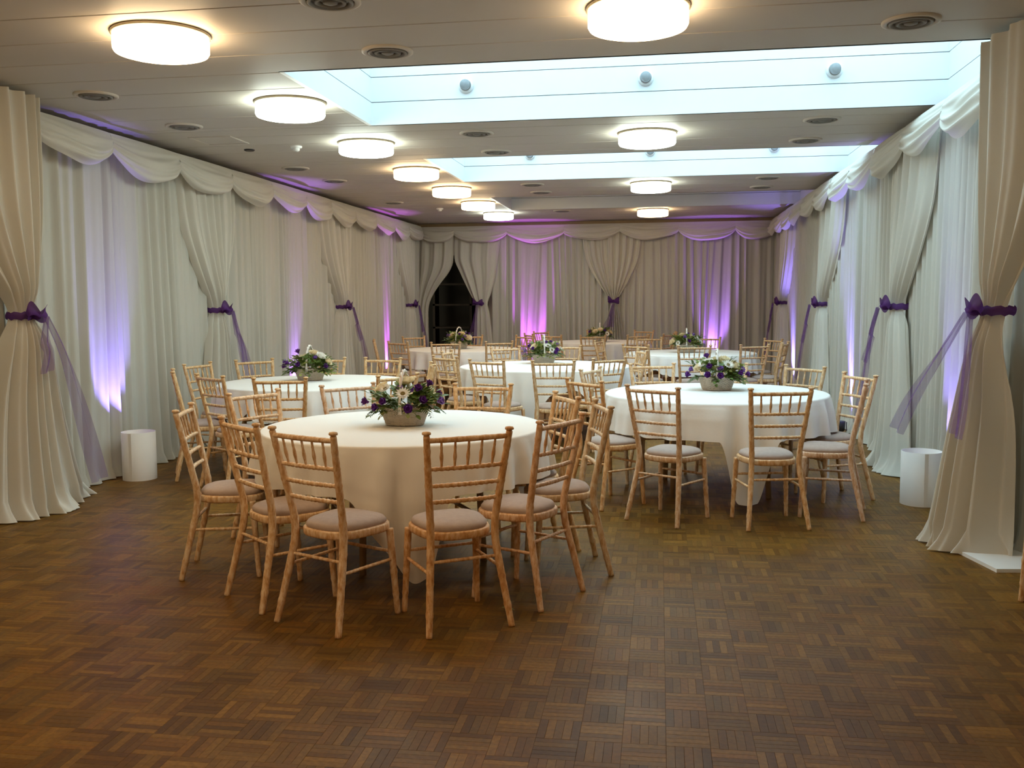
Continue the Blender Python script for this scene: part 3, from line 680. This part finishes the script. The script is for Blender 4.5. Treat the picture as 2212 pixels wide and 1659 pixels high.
# ------------------------------------------------------------------ tables and cloths
tname={'T1':'on the open parquet','T2':'by the skylit wall beside the violet uplight','T3':'by the long wall near the lilac uplight','T4':'in the middle, the largest of all','T5':'in front of the dark doorway','T6':'by the skylit wall before the violet end light','T7':'closest to the end wall drapes'}
cloth_par={'T1':(math.radians(-58),1.32,(0.0,0.0)),'T2':(math.radians(-86),1.33,(.10,-.12)),'T3':(math.radians(-70),1.24,(0,0)),'T4':(math.radians(-115),1.32,(0,0)),'T5':(math.radians(-100),1.24,(0,0)),'T6':(math.radians(-75),1.24,(0,0)),'T7':(math.radians(-95),1.24,(0,0))}
for q,(k,(cx,cy,R_)) in enumerate(T.items()):
    t=empty('round_table',(cx,cy,0)); tag(t,'round table under a white cloth, '+tname[k],'table','round banquet tables')
    top=obj('tabletop',MB().lathe([(.0001,.718),(R_-.02,.718),(R_-.012,.722),(R_-.012,.742),(R_-.02,.745),(.0001,.745)],64),M['tableply'],t); smooth_sharp(top)
    ca0=cloth_par[k][0]+PI/4
    for i in range(4):
        a=ca0+PI/2*i; lx,ly=.46*math.cos(a),.46*math.sin(a)
        m=MB().tube([(lx*1.08,ly*1.08,0),(lx,ly,.72)],.020,10); obj('leg',m,M['tableply'],t)
    for i in (0,2):
        a,b_=ca0+PI/2*i,ca0+PI/2*(i+1); obj('crossbar',MB().tube([(.48*math.cos(a),.48*math.sin(a),.25),(.48*math.cos(b_),.48*math.sin(b_),.25)],.012,8),M['tableply'],t)
    # cloth
    ca_,ha,(ox,oy)=cloth_par[k]; Rn=np.random.RandomState(30+q); nth=520; zt=.752
    fo=[(n,Rn.rand()*6.28,a) for n,a in ((23,.5),(31,.42),(14,.35),(44,.14))]
    P=[[] for _ in range(8+5+18)]
    for j in range(nth+1):
        th=2*PI*(j%nth)/nth
        # distance to square edge along th
        rel=th-(ca_-PI/4)
        dx,dy=math.cos(th),math.sin(th)
        da=abs((th-ca_+PI/4)%(PI/2)-PI/4); q_=min(1,max(0,(da-math.radians(13))/math.radians(25))); q_=1-q_*q_*(3-2*q_)
        Lm=ha-R_-.16; L=Lm+(.645-Lm)*q_+ox*dx+oy*dy+.030*math.sin(9*th+q)+.018*math.sin(23*th+2*q)
        L=min(.69,max(.10,L))
        hem=.752-L
        # cloth rests on chair seats pushed under it
        lim=-1
        for (px,py,pd) in CHAIRS:
            ddx,ddy=px-cx,py-cy; dist=math.hypot(ddx,ddy)
            if dist>1.7: continue
            fxs,fys=px+.25*math.cos(math.radians(pd)),py+.27*math.sin(math.radians(pd))
            sdist=math.hypot(fxs-cx,fys-cy)-.20
            if sdist<R_+.06:
                an=math.atan2(fys-cy,fxs-cx); da=abs((th-an+PI)%(2*PI)-PI)
                wdt=.25/R_; 
                if da<wdt+.16: 
                    s_=1 if da<wdt else 1-(da-wdt)/.16; s_=s_*s_*(3-2*s_)
                    lim=max(lim,.497*s_+(hem)*(1-s_) if hem<.497 else -1)
        hem=max(hem,lim,.02); L=.752-hem
        fold=sum(a*math.sin(n*th+ph) for n,ph,a in fo)
        corner=max(0,math.cos(2*(th-ca_)))**3 if True else 0
        row=0
        for i in range(8):
            r=R_*(i/8)*1.0; P[row].append((r*dx,r*dy,zt)); row+=1
        for i in range(5):
            a=i/4*PI/2; P[row].append(((R_-.012+.016*math.sin(a))*dx,(R_-.012+.016*math.sin(a))*dy,zt-.016+.016*math.cos(a))); row+=1
        for i in range(18):
            v=(i+1)/18; dd=L*v; am=.046*min(1,dd/.30)**.75
            r=R_+.006+.012*min(1,dd/.1)+am*(fold+.75)*.8
            r=max(R_+.006,r); P[row].append((r*dx,r*dy,zt-.016-(L-.016)*v)); row+=1
    mb=MB().grid(P)
    o=obj('tablecloth',mb,M['table_cloth'],loc=(cx,cy,0)); tag(o,'white cloth over the round table '+tname[k],'tablecloth','white tablecloths')

# ------------------------------------------------------------------ flower baskets
def petal(l,wd,curl,n=5,cup=.0):
    P=[]
    for i in range(n+1):
        t=i/n; hw=wd*math.sin(PI*min(1,.12+.88*t))**.6*(1 if t<.99 else .35); z=curl*t*t
        P.append([(t*l,-hw,z+cup),(t*l,0,z),(t*l,hw,z+cup)])
    return P
def rot(P,R_): return [[tuple(R_@Vector(p)) for p in row] for row in P]
def gerbera_mesh():
    m=MB()
    for lay,(n,l,w_,c) in enumerate(((14,.036,.0052,.006),(12,.028,.005,.010))):
        for k in range(n):
            R_=Matrix.Rotation(2*PI*k/n+lay*.2,3,'Z')@Matrix.Rotation(-.10-.18*lay,3,'Y'); m.grid(rot(petal(l,w_,c),R_))
    return m
def rose_mesh():
    m=MB()
    for lay in range(5):
        n=3+lay//2+1; r=.0055+.0042*lay; h=.026-.0022*lay; lip=.0012+.0016*lay
        for i in range(n):
            a0=2*PI*i/n+lay*.8; span=2*PI/n*1.25; P=[]
            for k in range(6):
                t=k/5; row=[]
                for q in range(5):
                    v=q/4-.5; tt=t*(1-.55*v*v)
                    rad=r*(.30+.70*math.sin(min(1,tt*1.15)*PI/2))+lip*max(0,tt-.75)*4; z=h*tt-.010+.0012*math.cos(v*6)
                    row.append((rad*math.cos(a0+span*v),rad*math.sin(a0+span*v),z))
                P.append(row)
            m.grid(P)
    m.lathe([(.0001,-.012),(.010,-.008),(.012,.0),(.007,.012),(.0001,.016)],10)
    return m
def lis_mesh():
    m=MB()
    for lay in range(2):
        for k in range(5):
            a=2*PI*k/5+lay*.62; R_=Matrix.Rotation(a,3,'Z')@Matrix.Rotation(-(.55+.4*lay),3,'Y'); m.grid(rot(petal(.027,.0125,.004,5,.003),R_))
    m.lathe([(.0001,-.008),(.006,-.004),(.008,.006),(.0001,.012)],8)
    return m
def leaf_geo(m,o,d,up,l,wd):
    d=d.normalized(); s=d.cross(up).normalized(); n=s.cross(d)
    P=[]
    for i in range(5):
        t=i/4; hw=wd*math.sin(PI*(.05+.93*t))**.8; c=o+d*(l*t)-n*(l*.25*t*t); P.append([tuple(c-s*hw+n*hw*.3),tuple(c),tuple(c+s*hw+n*hw*.3)])
    m.grid(P)
def sprig_mesh(seed,n=9,l=.11,ll=.042,wd=.0125):
    R=random.Random(seed); m=MB(); pts=[]
    for i in range(8):
        t=i/7; pts.append(Vector((l*t,.012*math.sin(t*3+seed),.010*math.sin(t*2.4)-l*.22*t*t)))
    m.tube(pts,[.0016]*8,5)
    for i in range(n):
        t=.18+.82*i/(n-1); p=pts[min(7,int(t*7))]; sd=1 if i%2 else -1
        leaf_geo(m,p,Vector((.55,sd*R.uniform(.5,1.0),R.uniform(-.1,.5))) if i<n-1 else Vector((1,0,-.1)),Vector((0,0,1)),ll*R.uniform(.8,1.25),wd*R.uniform(.8,1.2))
    return m
def frond_mesh(l=.15):
    m=MB(); pts=[Vector((l*t,.0,.03*math.sin(t*2)-l*.45*t*t)) for t in [i/11 for i in range(12)]]
    m.tube(pts,[.0013]*12,5)
    for i in range(2,12):
        for sd in (-1,1):
            leaf_geo(m,pts[i],Vector((.55,sd,-.15)),Vector((0,0,1)),.042*math.sin(PI*(i+1)/13.5)+.006,.0042)
    return m
FM={'gerbera':gerbera_mesh().mesh('petals',M['wpet']),'eye':MB().lathe([(.011,.001),(.010,.006),(.005,.0075),(.0001,.006)],14).mesh('flower_eye',M['eye']),
    'rose':rose_mesh().mesh('rose_petals',M['cream']),'wrose':rose_mesh().mesh('rose_petals_white',M['wpet']),
    'purp':lis_mesh().mesh('lisianthus_petals',M['purp']),'lilac':lis_mesh().mesh('lisianthus_lilac',M['lilac']),
    'bronze':None}
m=MB(); leaf_geo(m,Vector((0,0,0)),Vector((1,0,0)),Vector((0,0,1)),.075,.020); FM['bronze']=m.mesh('bronze_leaf',M['bronze'])
SPR=[sprig_mesh(k,9+k%3,.10+.012*(k%3)).mesh('leaf_sprig',M['leaf1' if k%3 else 'leaf2']) for k in range(6)]
FRO=frond_mesh().mesh('fern_frond',M['fern'])
def basket_meshes():
    m=MB(); nk=12; hb=.088
    for k in range(nk):
        z=.006+hb*k/(nk-1); f=k/(nk-1); rx=.108+.030*f; ry=.074+.024*f; pts=[]
        for i in range(96):
            a=2*PI*i/96; d=.0032*math.sin(24*a+PI*k); pts.append(((rx+d)*math.cos(a),(ry+d)*math.sin(a),z))
        m.tube(pts,.0042,6,closed=True)
    for i in range(48):
        a=2*PI*i/48; m.tube([(.108*math.cos(a),.074*math.sin(a),.0),(.138*math.cos(a),.098*math.sin(a),hb+.008)],.0022,5)
    m.lathe([(.106,.003),(.0001,.003)],32,1,.70)
    rim=MB()
    for ph in (0,PI):
        rim.tube([((.140+.005*math.cos(20*a+ph))*math.cos(a),(.100+.005*math.cos(20*a+ph))*math.sin(a),hb+.010+.005*math.sin(20*a+ph)) for a in [2*PI*i/160 for i in range(160)]],.0046,6,closed=True)
    han=MB()
    for ph in (0,PI):
        P=[]
        for i in range(80):
            t=i/79; a=PI*t; tw=26*t+ph
            y=-.118*math.cos(a)*(1-.05*math.sin(a)); z=.07+.245*math.sin(a)**.6
            P.append((.0045*math.cos(tw),y,z+.0045*math.sin(tw)))
        han.tube(P,.0068,6)
    soil=MB().lathe([(.0001,.092),(.08,.088),(.125,.072)],28,1,.72)
    return m.mesh('wicker_body',M['wicker']),rim.mesh('rim',M['wicker']),han.mesh('handle',M['handle']),soil.mesh('moss_fill',M['leaf1'])
BW,BR,BH,BS=basket_meshes()
def orient(o,d,roll=0):
    q=Vector(d).to_track_quat('Z','Y'); o.rotation_mode='QUATERNION'; o.rotation_quaternion=q@Matrix.Rotation(roll,3,'Z').to_quaternion()
def flower_basket(x,y,rz,label,seed,spec=None):
    t=empty('flower_basket',(x,y,.7555),rz); tag(t,label,'flower basket','flower baskets on the tables'); R=random.Random(seed)
    link('wicker_body',BW,t); link('rim',BR,t); link('handle',BH,t); link('moss_fill',BS,t)
    for i in range(60):   # foliage dome
        a=R.uniform(0,2*PI); el=R.uniform(-.16,1.25); o=link('leaf_sprig',SPR[R.randrange(6)],t)
        r=.045+.06*R.random(); o.location=(r*1.15*math.cos(a),r*.8*math.sin(a),.095+.055*math.sin(el)); o.rotation_euler=(R.uniform(-.5,.5),-(el*.75),a+R.uniform(-.3,.3)); s=R.uniform(.78,1.08); o.scale=(s,s,s)
    for i in range(9):
        a=[-2.9,-.25,-2.5,-.7,2.8,.3,2.2,1.0,-1.6][i]+R.uniform(-.15,.15); o=link('fern_frond',FRO,t); o.location=(.09*math.cos(a),.06*math.sin(a),.095); o.rotation_euler=(0,-.12+R.uniform(-.1,.15),a); s=R.uniform(.8,1.05)*(1 if i<6 else .7); o.scale=(s,s,s)
    if spec is None:
        spec=[]
        for i in range(R.randint(17,20)):
            a=R.uniform(0,2*PI); el=math.asin(R.uniform(.05,.97)); kind=R.choice(['rose','gerbera','purp','purp','purp','lilac','gerbera','rose','bronze'])
            rr_=1.0
            spec.append((kind,.185*math.cos(el)*math.cos(a),.135*math.cos(el)*math.sin(a),.095+.125*math.sin(el)))
    for kind,fx_,fy_,fz in spec:
        d=Vector((fx_/.185,fy_/.135,(fz-.08)/.12)); d.normalize()
        if kind=='bronze':
            o=link('bronze_leaf',FM['bronze'],t,(fx_*.8,fy_*.8,fz)); o.rotation_euler=(R.uniform(-.4,.4),.35,math.atan2(fy_,fx_)); continue
        nm={'gerbera':'gerbera','rose':'rose','wrose':'rose','purp':'lisianthus','lilac':'lisianthus'}[kind]
        o=link(nm,FM[kind],t,(fx_*1.10,fy_*1.32,fz+.018)); orient(o,d,R.uniform(0,6)); s={'rose':1.7,'wrose':1.6,'gerbera':1.25,'purp':1.3,'lilac':1.25}[kind]*R.uniform(.9,1.1); o.scale=(s,s,s)
        if kind=='gerbera': link('flower_eye',FM['eye'],o)
spec1=[('gerbera',.025,-.115,.175),('rose',.022,-.03,.240),('rose',-.105,-.05,.205),('gerbera',-.075,-.085,.200),('purp',-.185,-.05,.12),('purp',-.112,-.12,.10),('purp',.055,-.135,.095),('purp',.118,-.10,.135),('purp',.092,-.08,.195),('purp',.133,-.02,.215),('lilac',.195,-.05,.125),('bronze',.175,-.07,.13),('lilac',-.0,-.075,.19),('purp',-.07,-.125,.13),('rose',.10,.09,.17),('gerbera',-.05,.10,.19),('purp',.0,.12,.16),('lilac',-.15,.06,.14),('purp',.16,.05,.15),('rose',-.02,.05,.23)]
flower_basket(-1.461,5.37,.03,'flower basket with a white gerbera facing out, on the open parquet table',1,spec1)
spec2=[('gerbera',-.10,-.08,.19),('wrose',-.065,-.07,.205),('gerbera',.075,-.09,.185),('rose',.125,-.05,.175),('purp',-.05,-.11,.165),('purp',.02,-.13,.105),('lilac',.02,-.10,.15),('purp',.15,-.09,.12),('lilac',.165,-.06,.14),('lilac',-.17,-.05,.14),('purp',-.19,-.06,.105),('purp',-.07,-.04,.24),('rose',.055,-.02,.225),('rose',-.13,-.06,.16),('purp',.20,-.04,.11),('purp',-.06,-.13,.11),('rose',.0,.09,.2),('gerbera',.1,.08,.17),('purp',-.1,.09,.15)]
flower_basket(.45,7.66,-.04,'flower basket with white gerberas and violet blooms on the skylit wall table',2,spec2)
spec3=[('rose',.05,-.05,.235),('wrose',.115,-.06,.205),('rose',.165,-.04,.155),('purp',-.085,-.03,.235),('gerbera',-.10,-.06,.19),('lilac',.07,-.09,.185),('purp',-.16,-.06,.14),('lilac',-.19,-.03,.15),('purp',.15,-.08,.115),('purp',-.05,-.12,.13),('gerbera',.0,.09,.2),('rose',-.08,.09,.17),('purp',.09,.09,.16),('purp',-.2,-.02,.11)]
flower_basket(-3.16,8.36,.08,'flower basket with cream roses on the long wall table, silhouetted by the lilac uplight',3,spec3)
flower_basket(-1.29,10.75,.20,'flower basket with wide trailing greenery on the large middle table',4)
flower_basket(-2.95,14.0,-.25,'flower basket with a tall open handle on the doorway table',5)
flower_basket(.36,12.96,.0,'flower basket with cream flowers on the far table of the skylit wall',6)
flower_basket(-.99,16.2,.05,'small dark flower basket on the end wall table',7)
# fallen leaf on the floor
m=MB(); leaf_geo(m,Vector((0,0,0)),Vector((1,0,.05)),Vector((0,0,1)),.06,.014)
o=obj('fallen_leaf',m,M['leaf2'],loc=(-.73,4.36,.022)); o.rotation_euler=(0,0,.2); tag(o,'single fallen green leaf on the parquet under the orange chair','leaf')
